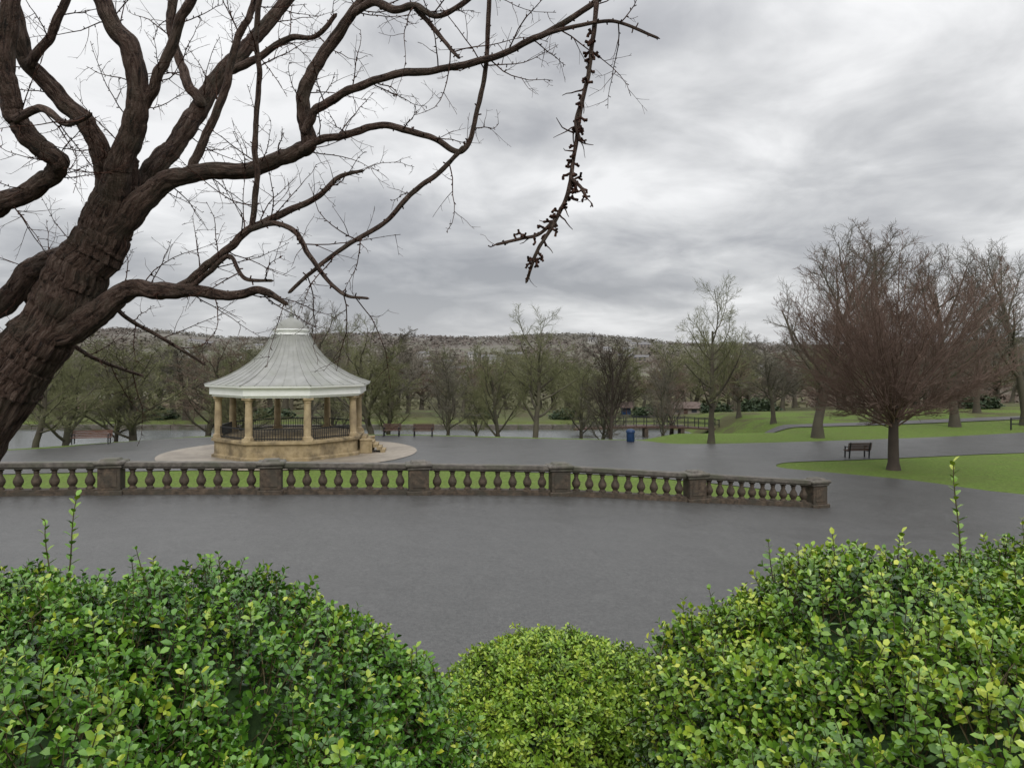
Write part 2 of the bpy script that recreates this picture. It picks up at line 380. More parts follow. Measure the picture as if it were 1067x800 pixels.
# ------------------------------------------------------------------ bandstand
bs = thing('bandstand', 'octagonal sandstone bandstand with flared pale grey roof and small dome on tan paving', 'bandstand', (BCX, BCY, BZ+.04))
TH = math.radians(-17); n8 = 8
MB().lathe([(4.45, -.2), (4.45, .16), (4.36, .2), (4.3, .22), (4.3, .88), (4.34, .9), (4.46, .93), (4.46, 1.06), (4.4, 1.1)], 8, ph=TH).build('plinth', M['sand'], bs)
cols = []
rc = 4.08
for k in range(8):
    a = TH+k*math.pi/4; x_, y_ = rc*math.sin(a), -rc*math.cos(a); cols.append((x_, y_))
    mb = MB(); mb.box((x_, y_, 1.17), (.52, .52, .14), a); mb.lathe([(.25, 1.24), (.25, 1.3), (.2, 1.34), (.205, 2.2), (.18, 3.12), (.18, 3.16), (.215, 3.18), (.215, 3.21), (.19, 3.23), (.25, 3.32)], 18, (x_, y_, 0), cap=False)
    mb.box((x_, y_, 3.38), (.54, .54, .12), a)
    mb.build('column', M['sandcol'], bs, True)
for k in range(8):
    if k == 2: continue
    p, q = cols[k], cols[(k+1) % 8]
    mb = MB(); P = Vector((*p, 0)); Q = Vector((*q, 0)); u = (Q-P).normalized()
    A = P+u*.25; B = Q-u*.25
    for z_ in (1.2, 1.72): mb.bar(A+Vector((0, 0, z_)), B+Vector((0, 0, z_)), .06)
    nb_ = 18
    for i in range(nb_+1):
        c_ = A+(B-A)*i/nb_; mb.bar(c_+Vector((0, 0, 1.1)), c_+Vector((0, 0, 1.72)), .028)
    mb.build('railing', M['iron'], bs)
MB().lathe([(4.42, 3.44), (4.42, 3.54), (4.56, 3.56), (4.56, 3.94), (4.66, 3.96), (4.8, 4.0), (4.82, 4.12)], 8, ph=TH, cap=False).build('fascia', M['white'], bs)
MB().lathe([(4.47, 3.6), (.1, 3.75)], 8, ph=TH, cap=False).build('ceiling', M['ceil'], bs)
MB().lathe([(3.85, 3.44), (3.85, 3.7)], 8, ph=TH, cap=False).build('inner_beam', M['white'], bs)
rp = [(4.84, 4.11), (4.55, 4.2), (4.05, 4.37), (3.48, 4.62), (2.9, 4.95), (2.36, 5.32), (1.92, 5.72), (1.56, 6.14), (1.28, 6.58), (1.08, 6.98)]
roof = MB().lathe(rp, 8, ph=TH, cap=False).build('roof', M['lead'], bs)
rb = MB()
for k in range(8):
    a0 = TH+k*math.pi/4; a1 = a0+math.pi/4
    for j in range(5):
        w = .07 if j == 0 else .028
        f_ = j/5
        for i in range(len(rp)-1):
            pp = []
            for r, z_ in (rp[i], rp[i+1]):
                pa = Vector((r*math.sin(a0), -r*math.cos(a0), z_+.01)); pb = Vector((r*math.sin(a1), -r*math.cos(a1), z_+.01))
                pp.append(pa.lerp(pb, f_))
            rb.bar(pp[0], pp[1], w, w)
rb.build('roof_roll', M['lead'], roof)
MB().lathe([(1.08, 6.96), (1.0, 7.0), (1.0, 7.16), (1.12, 7.2), (1.14, 7.27), (.92, 7.3)], 24, ph=TH, cap=False).build('cupola_ring', M['white'], bs)
MB().lathe([(.92, 7.28), (.92, 7.36), (.84, 7.52), (.68, 7.68), (.46, 7.82), (.24, 7.92), (.11, 7.98), (.06, 8.06), (.11, 8.12), (.13, 8.2), (.08, 8.28), (.045, 8.36), (.04, 8.7), (.01, 8.85)], 24, ph=TH).build('dome', M['lead'], bs, True)
a = TH+2.5*math.pi/4; ux, uy = math.sin(a), -math.cos(a)
mb = MB()
for s_ in range(6): mb.box((ux*(4.1+.24*(6-s_)*.9), uy*(4.1+.24*(6-s_)*.9), .09+s_*.17-.02), (1.3, .27, .18), a)
mb.build('step', M['sand'], bs)
for sgn in (-1, 1):
    px_, py_ = -uy*sgn*.85, ux*sgn*.85
    mb = MB(); mb.box((ux*4.45+px_, uy*4.45+py_, .38), (.3, .7, .76), a, bev=.03); mb.box((ux*4.45+px_, uy*4.45+py_, .80), (.38, .78, .1), a, bev=.03)
    mb.build('step_wall', M['sand'], bs)

# ------------------------------------------------------------------ tubes and trees
def norm(v): return v/np.maximum(np.linalg.norm(v, axis=-1, keepdims=True), 1e-9)
def tubes(P, R, S):
    Nn, K = P.shape[:2]
    T = norm(np.gradient(P, axis=1)); mT = np.abs(T.mean(1)); ref = np.eye(3)[mT.argmin(1)][:, None, :]
    U = norm(np.cross(T, ref)); V = np.cross(T, U)
    a = np.arange(S)/S*2*np.pi
    ca = np.cos(a)[None, None, :, None]; sa = np.sin(a)[None, None, :, None]
    v = P[:, :, None, :]+R[:, :, None, None]*(ca*U[:, :, None, :]+sa*V[:, :, None, :])
    id_ = np.arange(Nn*K*S).reshape(Nn, K, S); n2 = np.roll(id_, -1, 2)
    f = np.stack([id_[:, :-1], n2[:, :-1], n2[:, 1:], id_[:, 1:]], -1).reshape(-1, 4)
    return v.reshape(-1, 3), f
def cat(parts):
    vs, fs, o = [], [], 0
    for v, f in parts: vs.append(v); fs.append(f+o); o += len(v)
    return np.concatenate(vs), np.concatenate(fs)
def grow(P, R, n, t0, t1, lenf, ang, up, wob, K, rf, rmin, rng, tdec=.5, absL=None, tip=.3):
    Nn, Kp = P.shape[:2]
    t = t0+(t1-t0)*(np.arange(n)[None]+rng.random((Nn, n)))/n
    fi = t*(Kp-1); i = np.clip(fi.astype(int), 0, Kp-2); f = (fi-i)[..., None]
    ar = np.arange(Nn)[:, None]
    A, B = P[ar, i], P[ar, i+1]
    st = A*(1-f)+B*f; T = norm(B-A); r0 = R[ar, i]*(1-f[..., 0])+R[ar, i+1]*f[..., 0]
    Lp = np.linalg.norm(np.diff(P, axis=1), axis=2).sum(1)[:, None]
    az = (np.arange(n)*2.4)[None]+rng.random((Nn, 1))*6.28+rng.normal(0, .5, (Nn, n))
    ref = np.eye(3)[np.abs(T).argmin(-1)]; U = norm(np.cross(T, ref)); V = np.cross(T, U)
    an = ang*(1+rng.normal(0, .2, (Nn, n)))
    D = T*np.cos(an)[..., None]+(U*np.cos(az)[..., None]+V*np.sin(az)[..., None])*np.sin(an)[..., None]
    L = (Lp*lenf if absL is None else absL)*(1-tdec*t)*rng.uniform(.65, 1.2, (Nn, n))
    st = st.reshape(-1, 3); D = D.reshape(-1, 3); L = L.reshape(-1); r0 = r0.reshape(-1)
    pts = [st]; p = st; s = (L/(K-1))[:, None]
    for k in range(K-1):
        p = p+D*s; pts.append(p)
        D = norm(D+rng.normal(0, wob, D.shape)+np.array([0, 0, up])/(K-1))
    rr = np.maximum(r0*rf, rmin)[:, None]*np.linspace(1, tip, K)[None]
    return np.stack(pts, 1), np.maximum(rr, rmin*.6)
def line(p0, d, L, K, wob, r0, r1, rng, up=0):
    pts = [np.array(p0, float)]; d = np.array(d, float); d /= np.linalg.norm(d)
    for k in range(K-1):
        pts.append(pts[-1]+d*L/(K-1)); d = norm(d+rng.normal(0, wob, 3)+np.array([0, 0, up])/K)
    return np.array(pts)[None], np.linspace(r0, r1, K)[None]
def tree_proto(name, kind, seed, thick=1.0, dens=0, n3=8, n4=7):
    rng = np.random.default_rng(seed)
    if kind == 'spread':
        P0, R0 = line((0, 0, -.02), (.03, 0, 1), .72, 9, .06, .022, .007, rng)
        P1, R1 = grow(P0, R0, 14+dens, .30, .98, .60, .82, .6, .09, 8, .6, .003, rng, .35)
        P2, R2 = grow(P1, R1, 8+dens, .2, 1, .5, .75, .25, .12, 6, .6, .0017, rng, .3)
        P3, R3 = grow(P2, R2, n3, .15, 1, .5, .7, .15, .13, 5, .6, .0010*thick, rng, .3)
        P4, R4 = grow(P3, R3, n4, .15, 1, .6, .65, .1, .12, 4, .6, .0007*thick, rng, .2)
    elif kind == 'upright':
        P0, R0 = line((0, 0, -.02), (0, .02, 1), .9, 10, .04, .017, .004, rng)
        P1, R1 = grow(P0, R0, 22+dens, .26, .98, .40, .72, .5, .07, 7, .55, .0025, rng, .5)
        P2, R2 = grow(P1, R1, 8+dens, .15, 1, .45, .7, .3, .1, 6, .6, .0015, rng, .35)
        P3, R3 = grow(P2, R2, n3, .1, 1, .5, .65, .2, .1, 5, .6, .0009*thick, rng, .3)
        P4, R4 = grow(P3, R3, n4-1, .1, 1, .6, .6, .1, .12, 4, .6, .0007*thick, rng, .2)
    elif kind == 'fan':
        P0, R0 = line((0, 0, -.02), (0, 0, 1), .34, 7, .012, .020, .013, rng)
        n = 90; K = 9
        u = rng.random(n)*1.75-.8; ph = np.arange(n)*2.39996+rng.normal(0, .2, n)
        u = np.clip(u, -.78, .98); sr = np.sqrt(1-u*u)
        tgt = np.stack([.39*sr*np.cos(ph), .39*sr*np.sin(ph), .57+.38*u], -1)*np.stack([rng.uniform(.82, .99, n)]*2+[rng.uniform(.93, 1, n)], -1)
        tgt[:, 2] = np.maximum(tgt[:, 2], .27)
        st = np.stack([0*ph, 0*ph, rng.uniform(.17, .29, n)], -1)
        st[:, 2] = np.minimum(st[:, 2], tgt[:, 2]-.03)
        s_ = np.linspace(0, 1, K)[None, :, None]
        hor = (tgt-st)*np.array([1, 1, 0]); mid = st*.5+tgt*.5+hor*.04+np.array([0, 0, -.005])
        P1 = (1-s_)**2*st[:, None]+2*s_*(1-s_)*mid[:, None]+s_**2*tgt[:, None]
        wv = np.cumsum(rng.normal(0, .005, P1.shape), 1); P1 = P1+wv-wv[:, :1]
        R1 = np.linspace(.0036, .0009, K)[None]*rng.uniform(.6, 1.2, (n, 1))
        P2, R2 = grow(P1, R1, 9, .25, .98, .34, .55, .5, .09, 6, .5, .0009, rng, .35)
        P3, R3 = grow(P2, R2, 8, .1, 1, .5, .55, .35, .1, 5, .55, .0006, rng, .4)
        P4, R4 = grow(P3, R3, 6, .1, 1, .55, .5, .3, .1, 4, .6, .0005, rng, .3)
        cc_ = np.array([0, 0, .575]); er = np.array([.42, .42, .42])
        def clip_(P):
            q = (P-cc_)/er; l = np.linalg.norm(q, axis=-1, keepdims=True)
            return cc_+q*np.where(l > 1, l**-.75, 1)*er
        P2, P3, P4 = clip_(P2), clip_(P3), clip_(P4)
    t = thing(name, 'tree', 'tree')
    zt = max(np.percentile(P4[..., 2], 99.9), .3)
    wd = np.percentile(np.abs(P4[..., :2].ravel()), 98)*2
    P0, P1, P2, P3, P4 = [p/zt for p in (P0, P1, P2, P3, P4)]
    R0, R1, R2, R3, R4 = [r/zt for r in (R0, R1, R2, R3, R4)]
    R0 = R0.copy(); R0[:, 0] *= 1.5
    if kind == 'fan':
        v, f = tubes(P0, R0, 12); mk('trunk', v, f, M['trunkg'], t)
        v, f = cat([tubes(P1, R1, 5), tubes(P2, R2, 3), tubes(P3, R3, 3), tubes(P4, R4, 3)])
    else:
        v, f = cat([tubes(P0, R0, 10), tubes(P1, R1, 6)])
        mk('trunk', v, f, M['trunkg'], t)
        v, f = cat([tubes(P2, R2, 3), tubes(P3, R3, 3), tubes(P4, R4, 3)])
    mk('crown', v, f, M['tw_grey'], t)
    t['w'] = float(wd/zt)
    return t
protos = {}
for nm, kd, sd, tk, dn, n3, n4 in (('spreadA', 'spread', 3, 1.0, 1, 8, 6), ('spreadB', 'spread', 8, 1, 0, 8, 7), ('spreadC', 'spread', 21, 1, 0, 8, 7), ('upA', 'upright', 5, 1.0, 0, 8, 6), ('upB', 'upright', 15, 1, 0, 8, 7), ('fan', 'fan', 9, 1, 0, 8, 7),
                       ('farA', 'upright', 31, 2.1, 0, 6, 4), ('farB', 'spread', 32, 2.1, 0, 6, 5), ('farC', 'spread', 35, 2.1, 0, 6, 5)):
    protos[nm] = tree_proto('bare_tree', kd, sd, tk, dn, n3, n4)
def ptree(pn, px, Y, top, wpx, mat, label, group=None, rz=None, name='bare_tree', trunk='trunkg', catg='tree'):
    pr = protos[pn]; X = (px-CX)/F*Y; z = float(H(X, Y)); h = CAMZ-(top-HY)/F*Y-z
    w = wpx/F*Y
    sx = w/pr['w']
    rz = random.random()*6.28 if rz is None else rz
    mats = {'crown': M[mat], 'trunk': M[trunk]}
    o = dup(pr, (X, Y, z-.05), rz, (sx, sx, h), label, group, mats)
    o.name = name
    if 'w' in o: del o['w']
    return o
ptree('fan', 931, 38.9, 246, 212, 'tw_lawn', 'round dense reddish-brown bare tree with a single slim trunk on the right-hand lawn', name='lawn_tree', trunk='trunkd')
ptree('spreadA', 852, 54, 236, 150, 'tw_grey', 'tall bare tree with a pale crown rising just left of the round lawn tree', rz=1)
ptree('spreadB', 741, 50.5, 288, 95, 'tw_olive', 'slender bare tree with olive twigs, left of the dark bench at the plaza edge', rz=.4)
ptree('spreadC', 995, 60, 258, 120, 'tw_grey', 'bare tree directly behind the right half of the round lawn tree', rz=2)
ptree('spreadA', 1068, 60, 246, 120, 'tw_grey', 'bare grey tree cut by the right edge of the picture', rz=4.3)
ptree('upA', 914, 64, 222, 90, 'tw_pink', 'tall pinkish bare tree behind the top of the round lawn tree')
ptree('spreadB', 558, 57, 315, 96, 'tw_olive', 'bare olive-green tree standing alone on the lakeside in the middle of the view', rz=3.3)
ptree('spreadC', 636, 58, 345, 64, 'tw_dark', 'small dark gnarled bare tree left of the blue litter bin', rz=.6, trunk='trunkd')
ptree('upB', 466, 60, 362, 56, 'tw_grey', 'bare tree by the lake between the bandstand and the middle olive tree')
ptree('spreadB', 388, 60, 328, 112, 'tw_olive', 'broad olive-green willow-like tree just right of the bandstand roof', rz=5)
ptree('spreadC', 522, 62, 362, 66, 'tw_olive', 'low olive bare tree just left of the middle olive tree', rz=2.5)
ptree('upA', 605, 66, 372, 54, 'tw_olive', 'small olive bare tree between the middle olive tree and the dark gnarled one')
ptree('spreadA', 320, 70, 308, 95, 'tw_grey', 'grey bare tree rising behind the bandstand dome', rz=.2)
ptree('upA', 140, 58, 345, 120, 'tw_olive', 'bare tree left of the bandstand seen beneath the old tree branches')
ptree('spreadB', 36, 50, 345, 110, 'tw_olive', 'leftmost lakeside tree beside the old trunk', rz=2)
ptree('spreadC', 66, 54, 352, 110, 'tw_olive', 'olive tree by the water above the far left bench', rz=1)
ptree('upB', 215, 64, 350, 90, 'tw_red', 'reddish-brown bare tree immediately left of the bandstand')
ptree('upB', 806, 66, 345, 64, 'tw_grey', 'small grey tree between the slender olive tree and the tall pale one')
ptree('upA', 770, 74, 362, 60, 'tw_red', 'small reddish tree just right of the slender olive tree')
ptree('upB', 700, 76, 374, 60, 'tw_red', 'small reddish-brown tree left of the slender olive tree by the lake')
ptree('upA', 1018, 72, 290, 80, 'tw_grey', 'bare grey tree on the rising lawn at the far right, behind the railing')
def band(n, x0, x1, Y0, Y1, t0, t1, w0, w1, mats, label, group, seed, kinds=('farA', 'farB', 'farC')):
    r = random.Random(seed)
    for k in range(n):
        px = x0+(x1-x0)*(k+r.random())/n; Y = r.uniform(Y0, Y1)
        ptree(r.choice(kinds), px, Y, r.uniform(t0, t1), r.uniform(w0, w1), r.choice(mats), label, group, r.random()*6.28)
band(5, 95, 470, 60, 66, 358, 380, 50, 75, ['tw_olive', 'tw_grey', 'tw_red'], 'small bare tree on the near bank of the lake, left of the middle', 'small bare trees on the near bank left of the middle', 7, ('upB', 'spreadC'))
band(3, 480, 700, 60, 66, 370, 392, 40, 60, ['tw_olive', 'tw_grey', 'tw_red'], 'small bare tree on the near bank of the lake, near the middle', 'small bare trees on the near bank at the middle', 8, ('upB', 'spreadC'))
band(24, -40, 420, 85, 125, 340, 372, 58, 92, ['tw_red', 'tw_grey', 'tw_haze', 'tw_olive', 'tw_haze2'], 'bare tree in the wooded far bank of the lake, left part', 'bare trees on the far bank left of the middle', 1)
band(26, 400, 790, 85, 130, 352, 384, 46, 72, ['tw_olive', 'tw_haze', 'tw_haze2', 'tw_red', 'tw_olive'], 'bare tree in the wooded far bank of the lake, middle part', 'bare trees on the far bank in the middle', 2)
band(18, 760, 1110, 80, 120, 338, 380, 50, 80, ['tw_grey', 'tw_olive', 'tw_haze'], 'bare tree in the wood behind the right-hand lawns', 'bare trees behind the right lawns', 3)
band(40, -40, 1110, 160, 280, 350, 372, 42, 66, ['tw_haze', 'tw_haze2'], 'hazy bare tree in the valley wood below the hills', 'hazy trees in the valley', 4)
for pr in protos.values():
    for ch in list(pr.children): bpy.data.objects.remove(ch)
    bpy.data.objects.remove(pr)

# far woodland (one mass): crowns of loose small faces
n = 13500
Yd = RNG.uniform(330**.5, 2300**.5, n)**2; Xd = (RNG.uniform(-80, 1150, n)-CX)/F*Yd
fld = (np.sin(Xd*.012+Yd*.004)+np.sin(Yd*.013-Xd*.005+1)+np.sin(Xd*.031)*.5+RNG.normal(0, .35, n))
keep = fld > -1.1
Xd, Yd = Xd[keep], Yd[keep]; n = len(Xd)
sz = RNG.uniform(2.8, 4.8, n)*(1+Yd/2500); m_ = 14
dd = norm(RNG.normal(size=(n, m_, 3)))*RNG.uniform(.2, 1, (n, m_, 1))**.5
ctr = np.stack([Xd, Yd, H(Xd, Yd)+sz*.5], -1)[:, None, :]+dd*sz[:, None, None]*np.array([1.7, 1.7, .75])
tri = RNG.normal(size=(n, m_, 3, 3))*(sz*.30)[:, None, None, None]*np.array([1.1, 1.1, .6])
V = (ctr[:, :, None, :]+tri).reshape(-1, 3)
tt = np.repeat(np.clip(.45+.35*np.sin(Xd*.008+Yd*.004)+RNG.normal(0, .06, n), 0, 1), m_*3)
Fw = np.arange(len(V)).reshape(-1, 3)
nrm_ = np.cross(V[1::3]-V[::3], V[2::3]-V[::3]); fl = (nrm_[:, 1]*-1+nrm_[:, 2]*.6) < 0
Fw[fl] = Fw[fl][:, ::-1]
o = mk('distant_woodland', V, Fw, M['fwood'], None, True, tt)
# rounded crown normals so each loose crown shades softly
cn = norm(dd*np.array([.5, .5, .5])+np.array([0, -.45, .75])); cn = np.repeat(cn.reshape(-1, 3), 3, axis=0)
try: o.data.normals_split_custom_set_from_vertices(cn.tolist())
except Exception as ex: print('normals', ex)
o['kind'] = 'stuff'; o['label'] = 'brown winter woodland covering the far hillside'; o['category'] = 'woodland'

# houses on the hillside
def house_proto(w, d, h, wm):
    t = thing('house', 'house', 'house')
    wl = MB().box((0, 0, h/2-2), (w, d, h+4)); wl.add([(-w/2, -d/2, h), (-w/2, d/2, h), (-w/2, 0, h+2.4), (w/2, -d/2, h), (w/2, d/2, h), (w/2, 0, h+2.4)], [(0, 1, 2), (3, 5, 4)])
    wl.build('wall', M[wm], t)
    rf = MB().add([(-w/2-.3, -d/2-.4, h-.2), (w/2+.3, -d/2-.4, h-.2), (w/2+.3, 0, h+2.6), (-w/2-.3, 0, h+2.6), (-w/2-.3, d/2+.4, h-.2), (w/2+.3, d/2+.4, h-.2)], [(0, 1, 2, 3), (3, 2, 5, 4)]).build('roof', M['slate'], t)
    MB().box((w*.3, 0, h+2.8), (1, .8, 1.8)).build('chimney', M['hwall2'], rf)
    for sx_ in (-.28, 0, .28):
        for zz in (1.6, 4.2):
            if zz < h: MB().box((sx_*w, -d/2-.01, zz), (w*.13, .06, 1.3)).build('window', M['glass'], t)
    return t
hp = [house_proto(12, 8, 5.5, 'hwall'), house_proto(22, 8, 5.5, 'hwall2'), house_proto(15, 9, 6, 'hwall')]
rr = random.Random(5)
for (n, x0, x1, Y0, Y1, lab, grp) in ((14, 185, 300, 950, 1300, 'pale small house on the hillside left, behind the bandstand roof', 'houses on the hillside behind the bandstand'),
        (14, 405, 545, 620, 1000, 'small house with slate roof on the slope in the middle distance', 'houses in the middle distance'),
        (9, 600, 720, 950, 1400, 'tiny house high on the far ridge right of the middle', 'houses on the far ridge'),
        (5, 745, 830, 620, 1000, 'small house seen between the bare trees right of the middle', 'houses between the trees on the right')):
    for k in range(n):
        px = rr.uniform(x0, x1); Y = rr.uniform(Y0, Y1); X = (px-CX)/F*Y
        o = dup(rr.choice(hp), (X, Y, float(H(X, Y))+3.2), rr.uniform(-.5, .5), None, lab, grp)
for h_ in hp:
    for ch in list(h_.children):
        for g_ in list(ch.children): bpy.data.objects.remove(g_)
        bpy.data.objects.remove(ch)
    bpy.data.objects.remove(h_)

# ------------------------------------------------------------------ benches, bin, buildings
def bench(px, Y, rz, label, wm, w=1.7):
    X = (px-CX)/F*Y; t = thing('park_bench', label, 'bench', (X, Y, float(H(X, Y))+.03), rz)
    mb = MB()
    for i in range(5): mb.box((0, -.22+i*.1, .42), (w, .08, .035), 0, bev=.008)
    mb.build('seat', M[wm], t)
    mb = MB()
    for i in range(4): mb.box((0, .26+i*.03, .50+i*.105), (w, .03, .085), 0, bev=.008)
    mb.build('backrest', M[wm], t)
    for s in (-1, 1):
        mb = MB(); x_ = s*(w/2-.12)
        mb.bar((x_, -.24, 0), (x_, -.22, .60), .06); mb.bar((x_, .22, 0), (x_, .27, .42), .06); mb.bar((x_, .27, .42), (x_, .38, .88), .05)
        mb.bar((x_, -.24, .38), (x_, .27, .38), .05); mb.bar((x_, -.26, .61), (x_, .31, .61), .07, .04)
        mb.build('leg', M['iron'], t)
    return t
bench(893, 43.4, math.pi*1.0+.1, 'dark wooden park bench on the edge of the right-hand lawn left of the round tree', 'bwood', 1.4)
bench(95, 50.0, .2, 'reddish-brown bench at the far left edge of the plaza by the water', 'bred', 2.4)
bench(441, 54.6, 0, 'brown bench at the far plaza edge right of the bandstand', 'bwood', 1.5)
bench(408, 54.8, 0, 'small brown bench nearer the bandstand on the far plaza edge', 'bwood', 1.3)
X = (657-CX)/F*51.3; t = thing('litter_bin', 'blue litter bin at the edge of the plaza in front of the lake', 'bin', (X, 51.3, float(H(X, 51.3))+.03))
MB().lathe([(.24, 0), (.27, .05), (.27, .62), (.3, .64)], 16).build('body', M['blue'], t, True)
MB().lathe([(.31, .62), (.31, .68), (.27, .78), (.16, .84), (.02, .86)], 16).build('lid', M['blue'], t, True)
def shed(px, Y, w, d, h, wall, roofm, name, label, cat_):
    X = (px-CX)/F*Y; t = thing(name, label, cat_, (X, Y, float(H(X, Y))))
    MB().box((0, 0, h/2), (w, d, h)).add([(-w/2, -d/2, h), (-w/2, d/2, h), (-w/2, 0, h+.5), (w/2, -d/2, h), (w/2, d/2, h), (w/2, 0, h+.5)], [(0, 1, 2), (3, 5, 4)]).build('wall', M[wall], t)
    MB().add([(-w/2-.3, -d/2-.4, h-.1), (w/2+.3, -d/2-.4, h-.1), (w/2+.3, 0, h+.6), (-w/2-.3, 0, h+.6), (-w/2-.3, d/2+.4, h-.1), (w/2+.3, d/2+.4, h-.1)], [(0, 1, 2, 3), (3, 2, 5, 4)]).build('roof', M[roofm], t)
    for s in (-.3, .3): MB().box((s*w, -d/2-.01, h*.55), (w*.18, .05, h*.4)).build('window', M['glass'], t)
    MB().box((0, -d/2-.015, h*.42), (w*.14, .06, h*.8)).build('door', M['bwood'], t)
shed(712, 94, 3.4, 2.6, .9, 'hwall2', 'roofred', 'boathouse', 'low brown-roofed boathouse on the far shore right of the blue bin', 'boathouse')
shed(652, 96, 1.0, 1.2, 1.0, 'blue', 'roofred', 'kiosk', 'small blue kiosk on the far shore above the litter bin', 'kiosk')
mb = MB()
for k in range(30):
    xa = -90+k*3.7; mb.box((xa, 82.1, -3.5), (3.66, .5, .6), 0, bev=.03)
o = mb.build('lake_edge_wall', M['rail']); o['label'] = 'low grey stone edging along the far shore of the lake'; o['category'] = 'wall'
def railing(label, pts, hh=1.0):
    t = thing('metal_railing', label, 'railing', tuple(pts[0])); o0 = pts[0]; pts = [p-o0 for p in pts]
    for z_ in (.5*hh, .95*hh):
        mb2 = MB()
        for a_, b_ in zip(pts[:-1], pts[1:]): mb2.bar(a_+Vector((0, 0, z_)), b_+Vector((0, 0, z_)), .06)
        mb2.build('rail', M['iron'], t)
    for p_ in pts: MB().bar(p_, p_+Vector((0, 0, hh)), .08).build('post', M['iron'], t)
def gp(x, y): return Vector((x, y, float(H(x, y))))
railing('low dark metal railing beside the path at the far right edge', [gp(37+k*1.6, 57+k*.3) for k in range(8)], .9)
railing('dark metal railing along the water at the far left behind the reddish bench', [gp(-46+k*2.2, 46+k*.9) for k in range(9)])
# footbridge over the right end of the lake
t = thing('footbridge', 'low dark footbridge with railings across the right end of the lake', 'footbridge', (6.0, 75, -3.75))
L_ = 14.0; nb_ = 14
def arc(u): return .75+.25*math.sin(math.pi*u)
mb = MB(); [mb.bar((L_*i/nb_, 0, arc(i/nb_)), (L_*(i+1)/nb_, 0, arc((i+1)/nb_)), 1.6, .14) for i in range(nb_)]; mb.build('deck', M['bwood'], t)
for sd in (-.75, .75):
    r_ = MB(); [r_.bar((L_*i/nb_, sd, arc(i/nb_)+hz_), (L_*(i+1)/nb_, sd, arc((i+1)/nb_)+hz_), .06) for i in range(nb_) for hz_ in (.5, .95)]
    r_ = r_.build('railing', M['iron'], t)
    for i in range(nb_+1): MB().bar((L_*i/nb_, sd, arc(i/nb_)), (L_*i/nb_, sd, arc(i/nb_)+1.0), .07).build('post', M['iron'], r_)
for xx in (3.5, 7, 10.5): MB().box((xx, 0, .05), (.35, 1.5, 1.6)).build('pier', M['dstone'], t)

# ------------------------------------------------------------------ leaves
LV = np.array([(0, 0, 0), (.3, 0, -.02), (.3, .22, .06), (.3, -.22, .06), (.68, 0, -.03), (.68, .26, .05), (.68, -.26, .05), (1, 0, -.08)])
LF = np.array([(0, 1, 2), (1, 4, 5), (1, 5, 2), (4, 7, 5), (0, 3, 1), (1, 3, 6), (1, 6, 4), (4, 6, 7)])
def leaves(B, D, Nn, L, tint, wd=1.0):
    D = norm(D); S = norm(np.cross(D, Nn)); W = np.cross(S, D)
    v = B[:, None, :]+L[:, None, None]*(LV[None, :, 0:1]*D[:, None, :]+wd*LV[None, :, 1:2]*S[:, None, :]+LV[None, :, 2:3]*W[:, None, :])
    f = (LF[None]+(np.arange(len(B))*8)[:, None, None]).reshape(-1, 3)
    return v.reshape(-1, 3), f, np.repeat(tint, 8)
def ell_sample(c, r, n, rng):
    d = norm(rng.normal(size=(int(n), 3))); p = d*np.array(r); nn = norm(p/np.array(r)**2); return p+np.array(c), nn
